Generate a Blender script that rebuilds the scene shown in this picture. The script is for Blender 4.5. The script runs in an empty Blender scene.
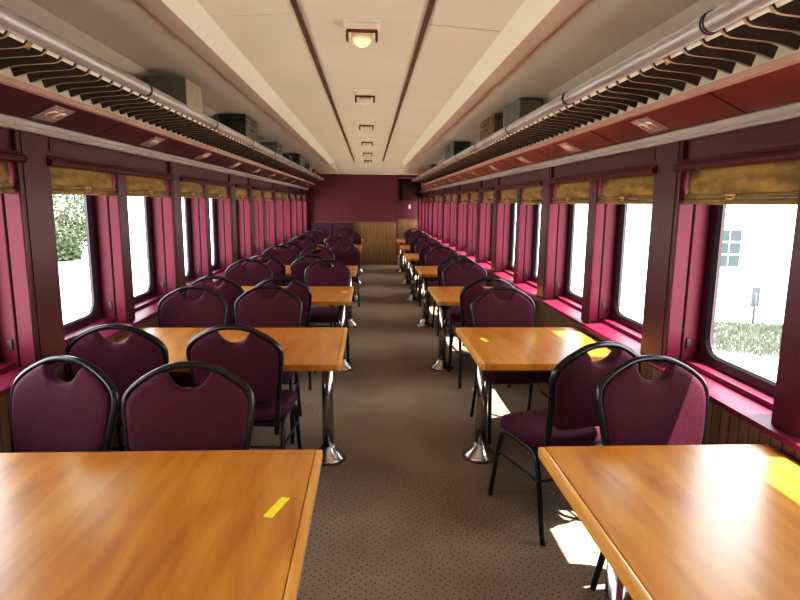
import bpy, bmesh, math, random
from mathutils import Vector, Matrix
random.seed(7)
C = bpy.context.scene
COL = C.collection
PI = math.pi
XR, XL, XC = 1.50, -1.60, -0.05      # inner faces of the two side walls, centre line of the car
Y0, YE, YP = -1.2, 15.3, 18.1        # rear of the modelled car, end partition, end of the side passage
SILL = 0.80

# ------------------------------------------------------------------ materials
def nt(name):
    m = bpy.data.materials.new(name); m.use_nodes = True
    t = m.node_tree; b = t.nodes['Principled BSDF']
    return m, t, b
def mat(name, col, rough=0.5, metal=0.0, noise=0.0, scale=8.0, stretch=(1,1,1), bump=0.0, bscale=60.0, spec=0.5, coat=0.0, sheen=0.0, dark=None):
    m, t, b = nt(name)
    b.inputs['Base Color'].default_value = (*col, 1)
    b.inputs['Roughness'].default_value = rough
    b.inputs['Metallic'].default_value = metal
    b.inputs['Specular IOR Level'].default_value = spec
    b.inputs['Coat Weight'].default_value = coat
    b.inputs['Coat Roughness'].default_value = 0.15
    b.inputs['Sheen Weight'].default_value = sheen
    tc = t.nodes.new('ShaderNodeTexCoord'); mp = t.nodes.new('ShaderNodeMapping')
    mp.inputs['Scale'].default_value = stretch
    t.links.new(tc.outputs['Object'], mp.inputs['Vector'])
    n = t.nodes.new('ShaderNodeTexNoise'); n.inputs['Scale'].default_value = scale; n.inputs['Detail'].default_value = 5
    t.links.new(mp.outputs['Vector'], n.inputs['Vector'])
    r = t.nodes.new('ShaderNodeValToRGB')
    d = dark if dark else tuple(c*(1-noise) for c in col)
    r.color_ramp.elements[0].position = 0.3; r.color_ramp.elements[0].color = (*d, 1)
    r.color_ramp.elements[1].position = 0.7; r.color_ramp.elements[1].color = (*[min(1, c*(1+noise*0.5)) for c in col], 1)
    t.links.new(n.outputs['Fac'], r.inputs['Fac']); t.links.new(r.outputs['Color'], b.inputs['Base Color'])
    if bump:
        n2 = t.nodes.new('ShaderNodeTexNoise'); n2.inputs['Scale'].default_value = bscale; n2.inputs['Detail'].default_value = 3
        t.links.new(mp.outputs['Vector'], n2.inputs['Vector'])
        bp = t.nodes.new('ShaderNodeBump'); bp.inputs['Strength'].default_value = bump; bp.inputs['Distance'].default_value = 0.01
        t.links.new(n2.outputs['Fac'], bp.inputs['Height']); t.links.new(bp.outputs['Normal'], b.inputs['Normal'])
    return m
def emis(name, col, s):
    m, t, b = nt(name)
    b.inputs['Base Color'].default_value = (*col, 1); b.inputs['Emission Color'].default_value = (*col, 1)
    b.inputs['Emission Strength'].default_value = s; b.inputs['Roughness'].default_value = 0.3
    return m

M = {}
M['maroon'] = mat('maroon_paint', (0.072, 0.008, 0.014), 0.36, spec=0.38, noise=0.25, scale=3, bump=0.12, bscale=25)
M['maroon_reveal'] = mat('maroon_skylit', (0.135, 0.009, 0.032), 0.42, spec=0.22, noise=0.15, scale=3, bump=0.1, bscale=20)  # brighter maroon: daylight on reveals and sill put into the colour
M['sash'] = mat('dark_maroon_sash', (0.035, 0.004, 0.013), 0.35, noise=0.2, scale=6)
M['gasket'] = mat('black_rubber', (0.006, 0.005, 0.006), 0.9, spec=0.1)
M['groove'] = mat('groove_shadow_paint', (0.02, 0.003, 0.006), 0.7)
M['endmaroon'] = mat('end_wall_paint', (0.125, 0.012, 0.026), 0.55, noise=0.12, scale=2)
M['lowpanel'] = mat('sloped_panel_sunlit', (0.17, 0.026, 0.018), 0.36, noise=0.2, scale=2.5)  # reflected sunlight put into the colour; left panel stays plain maroon
M['cream'] = mat('cream_ceiling_paint', (0.74, 0.63, 0.50), 0.5, noise=0.06, scale=1.5)
M['cream2'] = mat('outer_ceiling_paint', (0.66, 0.60, 0.50), 0.42, noise=0.08, scale=1.5)
M['beam'] = mat('beam_paint', (0.90, 0.82, 0.67), 0.45, noise=0.03, scale=2)  # pale cream; on the ceiling band its lightness also paints in light
M['shadebeam'] = mat('beam_underside_shade', (0.50, 0.40, 0.31), 0.4, noise=0.1, scale=2)  # shade under the beam put into a darker cream
M['greymold'] = mat('grey_moulding', (0.42, 0.38, 0.36), 0.4, noise=0.15, scale=12, stretch=(1, .2, 1))
M['strip'] = mat('brown_ceiling_strip', (0.11, 0.055, 0.035), 0.45, noise=0.3, scale=10, stretch=(1, .2, 1))
M['tube'] = mat('aluminium_tube', (0.42, 0.38, 0.36), 0.42, 0.4, noise=0.25, scale=6, stretch=(1, .35, 1))
M['slat'] = mat('varnished_slat', (0.075, 0.048, 0.032), 0.45, noise=0.3, scale=14)
M['slatedge'] = mat('slat_edge', (0.44, 0.33, 0.23), 0.4, noise=0.2, scale=14)
M['rail'] = mat('rack_rail_pinkish', (0.50, 0.30, 0.22), 0.4, noise=0.15, scale=8)
M['black'] = mat('black_metal', (0.012, 0.012, 0.015), 0.28, 0.3, spec=0.6)
M['blackplastic'] = mat('black_plastic', (0.02, 0.02, 0.02), 0.5)
M['chrome'] = mat('brushed_chrome', (0.62, 0.60, 0.58), 0.20, 1.0, noise=0.08, scale=4, stretch=(1, 1, .2))
M['rust'] = mat('rusty_base_ring', (0.17, 0.055, 0.03), 0.6, noise=0.4, scale=30)
M['brass'] = mat('aged_brass', (0.55, 0.33, 0.12), 0.3, 0.8)
M['plate'] = mat('pale_metal_plate', (0.42, 0.33, 0.29), 0.4, 0.2, noise=0.15, scale=30)
M['lens'] = mat('glass_lens', (0.85, 0.75, 0.66), 0.12, 0.3)
M['yellow'] = mat('yellow_tape', (0.86, 0.72, 0.02), 0.5, noise=0.04, scale=20)
M['casegrey'] = mat('grey_green_case', (0.135, 0.13, 0.10), 0.6, noise=0.2, scale=6)
M['casedark'] = mat('dark_green_case', (0.025, 0.035, 0.025), 0.45, noise=0.3, scale=6)
M['caseolive'] = mat('olive_case', (0.10, 0.105, 0.075), 0.55, noise=0.3, scale=8)
M['casebeige'] = mat('beige_case_end', (0.36, 0.30, 0.21), 0.6, noise=0.15, scale=8)
M['casebrown'] = mat('brown_leather_case', (0.13, 0.06, 0.035), 0.5, noise=0.35, scale=9)
M['casetan'] = mat('orange_tan_case', (0.42, 0.15, 0.06), 0.5, noise=0.25, scale=9)
M['darkwood'] = mat('dark_wood_panel', (0.06, 0.022, 0.014), 0.45, noise=0.3, scale=5, stretch=(6, 6, .6))
M['white'] = mat('white_plastic', (0.80, 0.76, 0.70), 0.4)
M['bracket'] = mat('dark_red_bracket', (0.16, 0.02, 0.012), 0.4)
M['leaf'] = mat('pale_foliage', (0.050, 0.074, 0.034), 0.8, noise=0.4, scale=2)
M['grassy'] = mat('pale_dry_grass', (0.105, 0.125, 0.080), 0.8, noise=0.35, scale=1.5)
M['bark'] = mat('bark', (0.2, 0.13, 0.08), 0.9, noise=0.3)
M['render'] = mat('white_render', (0.88, 0.88, 0.88), 0.8, noise=0.04)
M['bluepane'] = mat('blue_window_pane', (0.040, 0.056, 0.062), 0.5, spec=0.1)
M['signblue'] = mat('blue_sign_paint', (0.03, 0.045, 0.05), 0.5)
M['velour'] = mat('bench_velour', (0.055, 0.012, 0.03), 0.85, noise=0.2, scale=30)

# fabric of the chairs
def fabric():
    m, t, b = nt('plum_chair_fabric')
    tc = t.nodes.new('ShaderNodeTexCoord')
    v = t.nodes.new('ShaderNodeTexVoronoi'); v.inputs['Scale'].default_value = 190
    t.links.new(tc.outputs['Object'], v.inputs['Vector'])
    r = t.nodes.new('ShaderNodeValToRGB')
    r.color_ramp.elements[0].position = 0.05; r.color_ramp.elements[0].color = (0.094, 0.010, 0.029, 1)
    r.color_ramp.elements[1].position = 0.6; r.color_ramp.elements[1].color = (0.050, 0.005, 0.016, 1)
    t.links.new(v.outputs['Distance'], r.inputs['Fac']); t.links.new(r.outputs['Color'], b.inputs['Base Color'])
    bp = t.nodes.new('ShaderNodeBump'); bp.inputs['Strength'].default_value = 0.15; bp.inputs['Distance'].default_value = 0.002
    t.links.new(v.outputs['Distance'], bp.inputs['Height']); t.links.new(bp.outputs['Normal'], b.inputs['Normal'])
    b.inputs['Roughness'].default_value = 0.72; b.inputs['Specular IOR Level'].default_value = 0.2
    b.inputs['Sheen Weight'].default_value = 0.04; b.inputs['Sheen Roughness'].default_value = 0.4
    b.inputs['Sheen Tint'].default_value = (0.85, 0.5, 0.7, 1)
    return m
M['fabric'] = fabric()

def wood(name, c1, c2, c3, rough, plank=0.11, along='Y', coat=0.3):
    """lacquered timber: board tone + long grain; boards run along Y"""
    m, t, b = nt(name)
    tc = t.nodes.new('ShaderNodeTexCoord')
    mp = t.nodes.new('ShaderNodeMapping'); t.links.new(tc.outputs['Object'], mp.inputs['Vector'])
    mp.inputs['Scale'].default_value = (9, 1.3, 9) if along == 'Y' else (9, 9, 1.0)
    n = t.nodes.new('ShaderNodeTexNoise'); n.inputs['Scale'].default_value = 1.6; n.inputs['Detail'].default_value = 9; n.inputs['Distortion'].default_value = 0.5
    t.links.new(mp.outputs['Vector'], n.inputs['Vector'])
    r = t.nodes.new('ShaderNodeValToRGB'); e = r.color_ramp.elements
    e[0].position = 0.28; e[0].color = (*c1, 1); e[1].position = 0.72; e[1].color = (*c3, 1)
    k = e.new(0.5); k.color = (*c2, 1)
    t.links.new(n.outputs['Fac'], r.inputs['Fac'])
    n2 = t.nodes.new('ShaderNodeTexNoise'); n2.inputs['Scale'].default_value = 2.4; n2.inputs['Detail'].default_value = 2
    t.links.new(tc.outputs['Object'], n2.inputs['Vector'])
    mx = t.nodes.new('ShaderNodeMixRGB'); mx.blend_type = 'MULTIPLY'; mx.inputs['Fac'].default_value = 0.35
    t.links.new(r.outputs['Color'], mx.inputs['Color1']); t.links.new(n2.outputs['Fac'], mx.inputs['Color2'])
    t.links.new(mx.outputs['Color'], b.inputs['Base Color'])
    rr = t.nodes.new('ShaderNodeMapRange'); rr.inputs['To Min'].default_value = rough*0.8; rr.inputs['To Max'].default_value = rough*1.25
    t.links.new(n.outputs['Fac'], rr.inputs['Value']); t.links.new(rr.outputs['Result'], b.inputs['Roughness'])
    b.inputs['Coat Weight'].default_value = coat; b.inputs['Coat Roughness'].default_value = 0.25
    return m
M['table'] = wood('orange_maple', (0.36, 0.115, 0.010), (0.54, 0.205, 0.020), (0.66, 0.29, 0.042), 0.30)
M['tableedge'] = wood('orange_maple_edging', (0.55, 0.22, 0.04), (0.72, 0.32, 0.07), (0.80, 0.40, 0.10), 0.32)

def beadboard(name, axis, pitch, c1, c2, cg):
    """vertical tongue-and-groove boards with a dark groove every pitch along an axis"""
    m, t, b = nt(name)
    tc = t.nodes.new('ShaderNodeTexCoord'); sp = t.nodes.new('ShaderNodeSeparateXYZ')
    t.links.new(tc.outputs['Object'], sp.inputs['Vector'])
    dv = t.nodes.new('ShaderNodeMath'); dv.operation = 'DIVIDE'; dv.inputs[1].default_value = pitch
    t.links.new(sp.outputs[axis], dv.inputs[0])
    fr = t.nodes.new('ShaderNodeMath'); fr.operation = 'FRACT'; t.links.new(dv.outputs[0], fr.inputs[0])
    gr = t.nodes.new('ShaderNodeMath'); gr.operation = 'LESS_THAN'; gr.inputs[1].default_value = 0.12; t.links.new(fr.outputs[0], gr.inputs[0])
    mp = t.nodes.new('ShaderNodeMapping'); mp.inputs['Scale'].default_value = (14, 14, 1.2); t.links.new(tc.outputs['Object'], mp.inputs['Vector'])
    n = t.nodes.new('ShaderNodeTexNoise'); n.inputs['Scale'].default_value = 2; n.inputs['Detail'].default_value = 6; t.links.new(mp.outputs['Vector'], n.inputs['Vector'])
    r = t.nodes.new('ShaderNodeValToRGB'); r.color_ramp.elements[0].position = .3; r.color_ramp.elements[1].position = .7
    r.color_ramp.elements[0].color = (*c1, 1); r.color_ramp.elements[1].color = (*c2, 1); t.links.new(n.outputs['Fac'], r.inputs['Fac'])
    mx = t.nodes.new('ShaderNodeMixRGB'); mx.inputs['Color2'].default_value = (*cg, 1)
    t.links.new(gr.outputs[0], mx.inputs['Fac']); t.links.new(r.outputs['Color'], mx.inputs['Color1']); t.links.new(mx.outputs['Color'], b.inputs['Base Color'])
    b.inputs['Roughness'].default_value = 0.5
    bp = t.nodes.new('ShaderNodeBump'); bp.invert = True; bp.inputs['Distance'].default_value = 0.006; t.links.new(gr.outputs[0], bp.inputs['Height']); t.links.new(bp.outputs['Normal'], b.inputs['Normal'])
    return m
M['wains'] = beadboard('side_beadboard', 'Y', 0.062, (0.115, 0.058, 0.026), (0.19, 0.10, 0.045), (0.02, 0.010, 0.006))
M['wains_end'] = beadboard('end_beadboard', 'X', 0.085, (0.20, 0.105, 0.035), (0.33, 0.185, 0.065), (0.11, 0.055, 0.02))
M['caprail'] = mat('cap_rail_wood', (0.22, 0.11, 0.05), 0.45, noise=0.2)

def carpet():
    m, t, b = nt('patterned_carpet')
    tc = t.nodes.new('ShaderNodeTexCoord')
    mp = t.nodes.new('ShaderNodeMapping'); mp.inputs['Rotation'].default_value = (0, 0, PI/4); mp.inputs['Scale'].default_value = (31, 31, 31)
    t.links.new(tc.outputs['Object'], mp.inputs['Vector'])
    sn = t.nodes.new('ShaderNodeTexVoronoi'); sn.inputs['Randomness'].default_value = 0.5; sn.inputs['Scale'].default_value = 1
    sn.voronoi_dimensions = '2D'
    t.links.new(mp.outputs['Vector'], sn.inputs['Vector'])
    dots = t.nodes.new('ShaderNodeMapRange'); dots.inputs['From Min'].default_value = 0.07; dots.inputs['From Max'].default_value = 0.16
    t.links.new(sn.outputs['Distance'], dots.inputs['Value'])
    n = t.nodes.new('ShaderNodeTexNoise'); n.inputs['Scale'].default_value = 220; n.inputs['Detail'].default_value = 3
    t.links.new(tc.outputs['Object'], n.inputs['Vector'])
    r = t.nodes.new('ShaderNodeValToRGB'); r.color_ramp.elements[0].position = .32; r.color_ramp.elements[1].position = .68
    r.color_ramp.elements[0].color = (0.13, 0.097, 0.068, 1); r.color_ramp.elements[1].color = (0.54, 0.42, 0.31, 1)
    t.links.new(n.outputs['Fac'], r.inputs['Fac'])
    n3 = t.nodes.new('ShaderNodeTexNoise'); n3.inputs['Scale'].default_value = 1.7; n3.inputs['Detail'].default_value = 4
    t.links.new(tc.outputs['Object'], n3.inputs['Vector'])
    r3 = t.nodes.new('ShaderNodeValToRGB'); r3.color_ramp.elements[0].position = .3; r3.color_ramp.elements[1].position = .65
    r3.color_ramp.elements[0].color = (0.74, 0.72, 0.70, 1); r3.color_ramp.elements[1].color = (1, 1, 1, 1)
    t.links.new(n3.outputs['Fac'], r3.inputs['Fac'])
    mx = t.nodes.new('ShaderNodeMixRGB'); mx.inputs['Color1'].default_value = (0.06, 0.043, 0.036, 1)
    t.links.new(dots.outputs['Result'], mx.inputs['Fac']); t.links.new(r.outputs['Color'], mx.inputs['Color2'])
    m2 = t.nodes.new('ShaderNodeMixRGB'); m2.blend_type = 'MULTIPLY'; m2.inputs['Fac'].default_value = 1
    t.links.new(mx.outputs['Color'], m2.inputs['Color1']); t.links.new(r3.outputs['Color'], m2.inputs['Color2'])
    t.links.new(m2.outputs['Color'], b.inputs['Base Color'])
    b.inputs['Roughness'].default_value = 0.95; b.inputs['Specular IOR Level'].default_value = 0.15
    bp = t.nodes.new('ShaderNodeBump'); bp.inputs['Strength'].default_value = 0.4; bp.inputs['Distance'].default_value = 0.004
    t.links.new(n.outputs['Fac'], bp.inputs['Height']); t.links.new(bp.outputs['Normal'], b.inputs['Normal'])
    return m
M['carpet'] = carpet()

def blindmat():
    m, t, b = nt('olive_blind_fabric')
    tc = t.nodes.new('ShaderNodeTexCoord')
    mp = t.nodes.new('ShaderNodeMapping'); mp.inputs['Scale'].default_value = (1, 1, 3.5); t.links.new(tc.outputs['Object'], mp.inputs['Vector'])
    n = t.nodes.new('ShaderNodeTexNoise'); n.inputs['Scale'].default_value = 7; n.inputs['Detail'].default_value = 6; t.links.new(mp.outputs['Vector'], n.inputs['Vector'])
    r = t.nodes.new('ShaderNodeValToRGB'); r.color_ramp.elements[0].position = .3; r.color_ramp.elements[1].position = .72
    r.color_ramp.elements[0].color = (0.15, 0.095, 0.032, 1); r.color_ramp.elements[1].color = (0.36, 0.245, 0.09, 1)
    t.links.new(n.outputs['Fac'], r.inputs['Fac']); t.links.new(r.outputs['Color'], b.inputs['Base Color'])
    b.inputs['Roughness'].default_value = 0.85
    tr = t.nodes.new('ShaderNodeBsdfTranslucent'); t.links.new(r.outputs['Color'], tr.inputs['Color'])
    ms = t.nodes.new('ShaderNodeMixShader'); ms.inputs['Fac'].default_value = 0.10
    out = t.nodes['Material Output']
    t.links.new(b.outputs[0], ms.inputs[1]); t.links.new(tr.outputs[0], ms.inputs[2]); t.links.new(ms.outputs[0], out.inputs['Surface'])
    return m
M['blind'] = blindmat()

def glassmat():
    m, t, b = nt('window_glass'); t.nodes.remove(b)
    tr = t.nodes.new('ShaderNodeBsdfTransparent'); tr.inputs['Color'].default_value = (0.97, 0.98, 0.97, 1)
    gl = t.nodes.new('ShaderNodeBsdfGlossy'); gl.inputs['Roughness'].default_value = 0.02
    ms = t.nodes.new('ShaderNodeMixShader')
    ms.inputs['Fac'].default_value = 0.05; t.links.new(tr.outputs[0], ms.inputs[1]); t.links.new(gl.outputs[0], ms.inputs[2])
    t.links.new(ms.outputs[0], t.nodes['Material Output'].inputs['Surface'])
    return m
M['glass'] = glassmat()
def globemat():
    m, t, b = nt('frosted_lamp_globe')
    tc = t.nodes.new('ShaderNodeTexCoord'); sp = t.nodes.new('ShaderNodeSeparateXYZ'); t.links.new(tc.outputs['Object'], sp.inputs['Vector'])
    mr = t.nodes.new('ShaderNodeMapRange'); mr.inputs['From Min'].default_value = -0.115; mr.inputs['From Max'].default_value = -0.075
    mr.inputs['To Min'].default_value = 1.5; mr.inputs['To Max'].default_value = 0.12
    t.links.new(sp.outputs['Z'], mr.inputs['Value'])
    b.inputs['Base Color'].default_value = (0.75, 0.68, 0.55, 1); b.inputs['Emission Color'].default_value = (1.0, 0.62, 0.18, 1)
    t.links.new(mr.outputs['Result'], b.inputs['Emission Strength']); b.inputs['Roughness'].default_value = 0.25
    return m
M['globe'] = globemat()
M['globe_unlit'] = mat('unlit_lamp_globe', (0.75, 0.68, 0.52), 0.3)
def groundmat():
    m, t, b = nt('gravel_yard')
    tc = t.nodes.new('ShaderNodeTexCoord')
    n = t.nodes.new('ShaderNodeTexNoise'); n.inputs['Scale'].default_value = 0.35; n.inputs['Detail'].default_value = 6
    t.links.new(tc.outputs['Object'], n.inputs['Vector'])
    r = t.nodes.new('ShaderNodeValToRGB'); r.color_ramp.elements[0].color = (0.42, 0.40, 0.36, 1); r.color_ramp.elements[1].color = (0.62, 0.60, 0.56, 1)
    t.links.new(n.outputs['Fac'], r.inputs['Fac']); t.links.new(r.outputs['Color'], b.inputs['Base Color']); b.inputs['Roughness'].default_value = 0.9
    return m
M['ground'] = groundmat()

# ------------------------------------------------------------------ mesh helpers
def box(bm, x0, x1, y0, y1, z0, z1, mi=0, bev=0.0):
    if x0 > x1: x0, x1 = x1, x0
    if y0 > y1: y0, y1 = y1, y0
    vs = [bm.verts.new((x, y, z)) for x in (x0, x1) for y in (y0, y1) for z in (z0, z1)]
    fs = [(0,1,3,2),(4,6,7,5),(0,4,5,1),(2,3,7,6),(0,2,6,4),(1,5,7,3)]
    out = []
    for f in fs:
        fc = bm.faces.new([vs[i] for i in f]); fc.material_index = mi; out.append(fc)
    if bev:
        es = list({e for f in out for e in f.edges})
        r = bmesh.ops.bevel(bm, geom=es, offset=bev, segments=2, affect='EDGES', profile=0.6)
        for f in r['faces']: f.material_index = mi
    return vs
def prism(bm, prof, y0, y1, mi=0, axis='y'):
    """closed (x,z) profile swept along y"""
    a = [bm.verts.new((x, y0, z)) for x, z in prof]; b = [bm.verts.new((x, y1, z)) for x, z in prof]
    n = len(prof)
    for i in range(n):
        f = bm.faces.new([a[i], a[(i+1) % n], b[(i+1) % n], b[i]]); f.material_index = mi
    f = bm.faces.new(list(reversed(a))); f.material_index = mi
    f = bm.faces.new(b); f.material_index = mi
def tube(bm, pts, r, seg=10, mi=0, cap=True, flat=1.0):
    pts = [Vector(p) for p in pts]; rings = []
    rs = r if isinstance(r, (list, tuple)) else [r]*len(pts)
    up = None
    for i, p in enumerate(pts):
        d = (pts[min(i+1, len(pts)-1)] - pts[max(i-1, 0)]).normalized()
        if up is None:
            up = Vector((0, 1, 0)) if abs(d.y) < 0.8 else Vector((1, 0, 0))
        a = (up - d*up.dot(d)).normalized(); b = d.cross(a); up = a
        rings.append([bm.verts.new(p + a*math.cos(2*PI*k/seg)*rs[i]*flat + b*math.sin(2*PI*k/seg)*rs[i]) for k in range(seg)])
    for i in range(len(rings)-1):
        for k in range(seg):
            f = bm.faces.new([rings[i][k], rings[i][(k+1) % seg], rings[i+1][(k+1) % seg], rings[i+1][k]]); f.material_index = mi; f.smooth = True
    if cap:
        f = bm.faces.new(list(reversed(rings[0]))); f.material_index = mi
        f = bm.faces.new(rings[-1]); f.material_index = mi
def lathe(bm, prof, seg=28, mi=0, c=(0, 0, 0)):
    rings = []
    for r, z in prof:
        if r < 1e-5: rings.append([bm.verts.new((c[0], c[1], c[2]+z))])
        else: rings.append([bm.verts.new((c[0]+r*math.cos(2*PI*k/seg), c[1]+r*math.sin(2*PI*k/seg), c[2]+z)) for k in range(seg)])
    for i in range(len(rings)-1):
        A, B = rings[i], rings[i+1]
        for k in range(seg):
            k2 = (k+1) % seg
            if len(A) == 1 and len(B) == 1: continue
            if len(A) == 1: f = bm.faces.new([A[0], B[k2], B[k]])
            elif len(B) == 1: f = bm.faces.new([A[k], A[k2], B[0]])
            else: f = bm.faces.new([A[k], A[k2], B[k2], B[k]])
            f.material_index = mi; f.smooth = True
def smooth(pts, it=2, closed=False):
    for _ in range(it):
        o = [] if closed else [pts[0]]
        n = len(pts)
        for i in range(n if closed else n-1):
            a, b = pts[i], pts[(i+1) % n]
            o.append(tuple(a[j]*.75+b[j]*.25 for j in range(len(a)))); o.append(tuple(a[j]*.25+b[j]*.75 for j in range(len(a))))
        if not closed: o.append(pts[-1])
        pts = o
    return pts
def obj(name, bm, mats, parent=None, recalc=True):
    if recalc: bmesh.ops.recalc_face_normals(bm, faces=bm.faces[:])
    me = bpy.data.meshes.new(name); bm.to_mesh(me); bm.free()
    for m in (mats if isinstance(mats, (list, tuple)) else [mats]): me.materials.append(M[m])
    o = bpy.data.objects.new(name, me); COL.objects.link(o)
    if parent: o.parent = parent
    return o
def B(): return bmesh.new()
def tag(o, label, cat, group=None, kind=None):
    if label: o['label'] = label
    if cat: o['category'] = cat
    if group: o['group'] = group
    if kind: o['kind'] = kind
    return o
def thing(name, label, cat, loc=(0, 0, 0), rz=0, group=None):
    o = bpy.data.objects.new(name, None); COL.objects.link(o)
    o.location = loc; o.rotation_euler = (0, 0, rz); o.empty_display_size = 0.1
    return tag(o, label, cat, group)
def struct(name, bm, m, label=None, cat=None, parent=None):
    o = obj(name, bm, m, parent)
    if not parent:
        o['kind'] = 'structure'; o['label'] = label; o['category'] = cat
    return o
def dup(root, loc, rz, label, group=None):
    r = root.copy(); COL.objects.link(r); r.location = loc; r.rotation_euler = (0, 0, rz); r['label'] = label
    if group: r['group'] = group
    for ch in list(root.children):
        c = ch.copy(); COL.objects.link(c); c.parent = r
        for g in list(ch.children):
            d = g.copy(); COL.objects.link(d); d.parent = c
    return r
ORD = ['first', 'second', 'third', 'fourth', 'fifth', 'sixth', 'seventh', 'eighth', 'ninth', 'tenth', 'eleventh', 'twelfth', 'thirteenth', 'fourteenth', 'fifteenth', 'sixteenth', 'seventeenth', 'eighteenth', 'nineteenth', 'twentieth']

# ------------------------------------------------------------------ floor
b = B(); box(b, XL-.02, XR+.02, Y0, YP, -0.06, 0.0)
struct('floor', b, 'carpet', 'beige brown carpet with small dark dots down the car', 'floor')

# ------------------------------------------------------------------ windows layout
BAYS = [[(-1.0, -.2), (-.05, .76)], [(1.03, 1.86), (2.01, 2.79)], [(3.06, 3.87), (4.01, 4.85)], [(5.10, 5.87), (6.01, 6.85)], [(7.12, 7.93)],
        [(8.17, 8.95), (9.09, 9.90)], [(10.15, 10.95), (11.09, 11.86)], [(12.13, 12.95), (13.09, 13.90)], [(14.15, 14.95)]]
BAYS_R = BAYS + [[(15.2, 16.0), (16.14, 16.95)], [(17.2, 17.95)]]
ZT = 1.78          # head of the window openings
wcount = 0; trimn = 0

def rounded(cx, cz, w, h, r, n=6):
    pts = []
    for (sx, sz, a0) in ((1, 1, 0), (-1, 1, 90), (-1, -1, 180), (1, -1, 270)):
        for i in range(n+1):
            a = math.radians(a0 + 90*i/n)
            pts.append((cx + sx*(w/2-r) + r*math.cos(a), cz + sz*(h/2-r) + r*math.sin(a)))
    return pts
def framed_hole(bm, x0, x1, ya, yb, za, zb, my, mzb, mzt, r, mi=0):
    """sash board with a rounded hole, thickness x0..x1"""
    hole = rounded((ya+yb)/2, ((za+mzb)+(zb-mzt))/2, (yb-ya)-2*my, (zb-mzt)-(za+mzb), r)
    n = len(hole); cx, cz = (ya+yb)/2, (za+zb)/2
    outer = []
    for (y, z) in hole:   # project radially to the outer rectangle
        dy, dz = y-cx, z-cz
        k = min(((yb-ya)/2)/abs(dy) if dy else 9e9, ((zb-za)/2)/abs(dz) if dz else 9e9)
        outer.append((cx+dy*k, cz+dz*k))
    # add exact corners by snapping the closest radial point
    for c in ((ya, za), (ya, zb), (yb, za), (yb, zb)):
        i = min(range(n), key=lambda i: (outer[i][0]-c[0])**2+(outer[i][1]-c[1])**2); outer[i] = c
    V = [[bm.verts.new((x, y, z)) for (y, z) in ring] for x in (x0, x1) for ring in (outer, hole)]
    for i in range(n):
        j = (i+1) % n
        for q in ([V[0][i], V[0][j], V[1][j], V[1][i]], [V[2][i], V[3][i], V[3][j], V[2][j]], [V[1][i], V[1][j], V[3][j], V[3][i]], [V[0][i], V[2][i], V[2][j], V[0][j]]):
            f = bm.faces.new(q); f.material_index = mi

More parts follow.
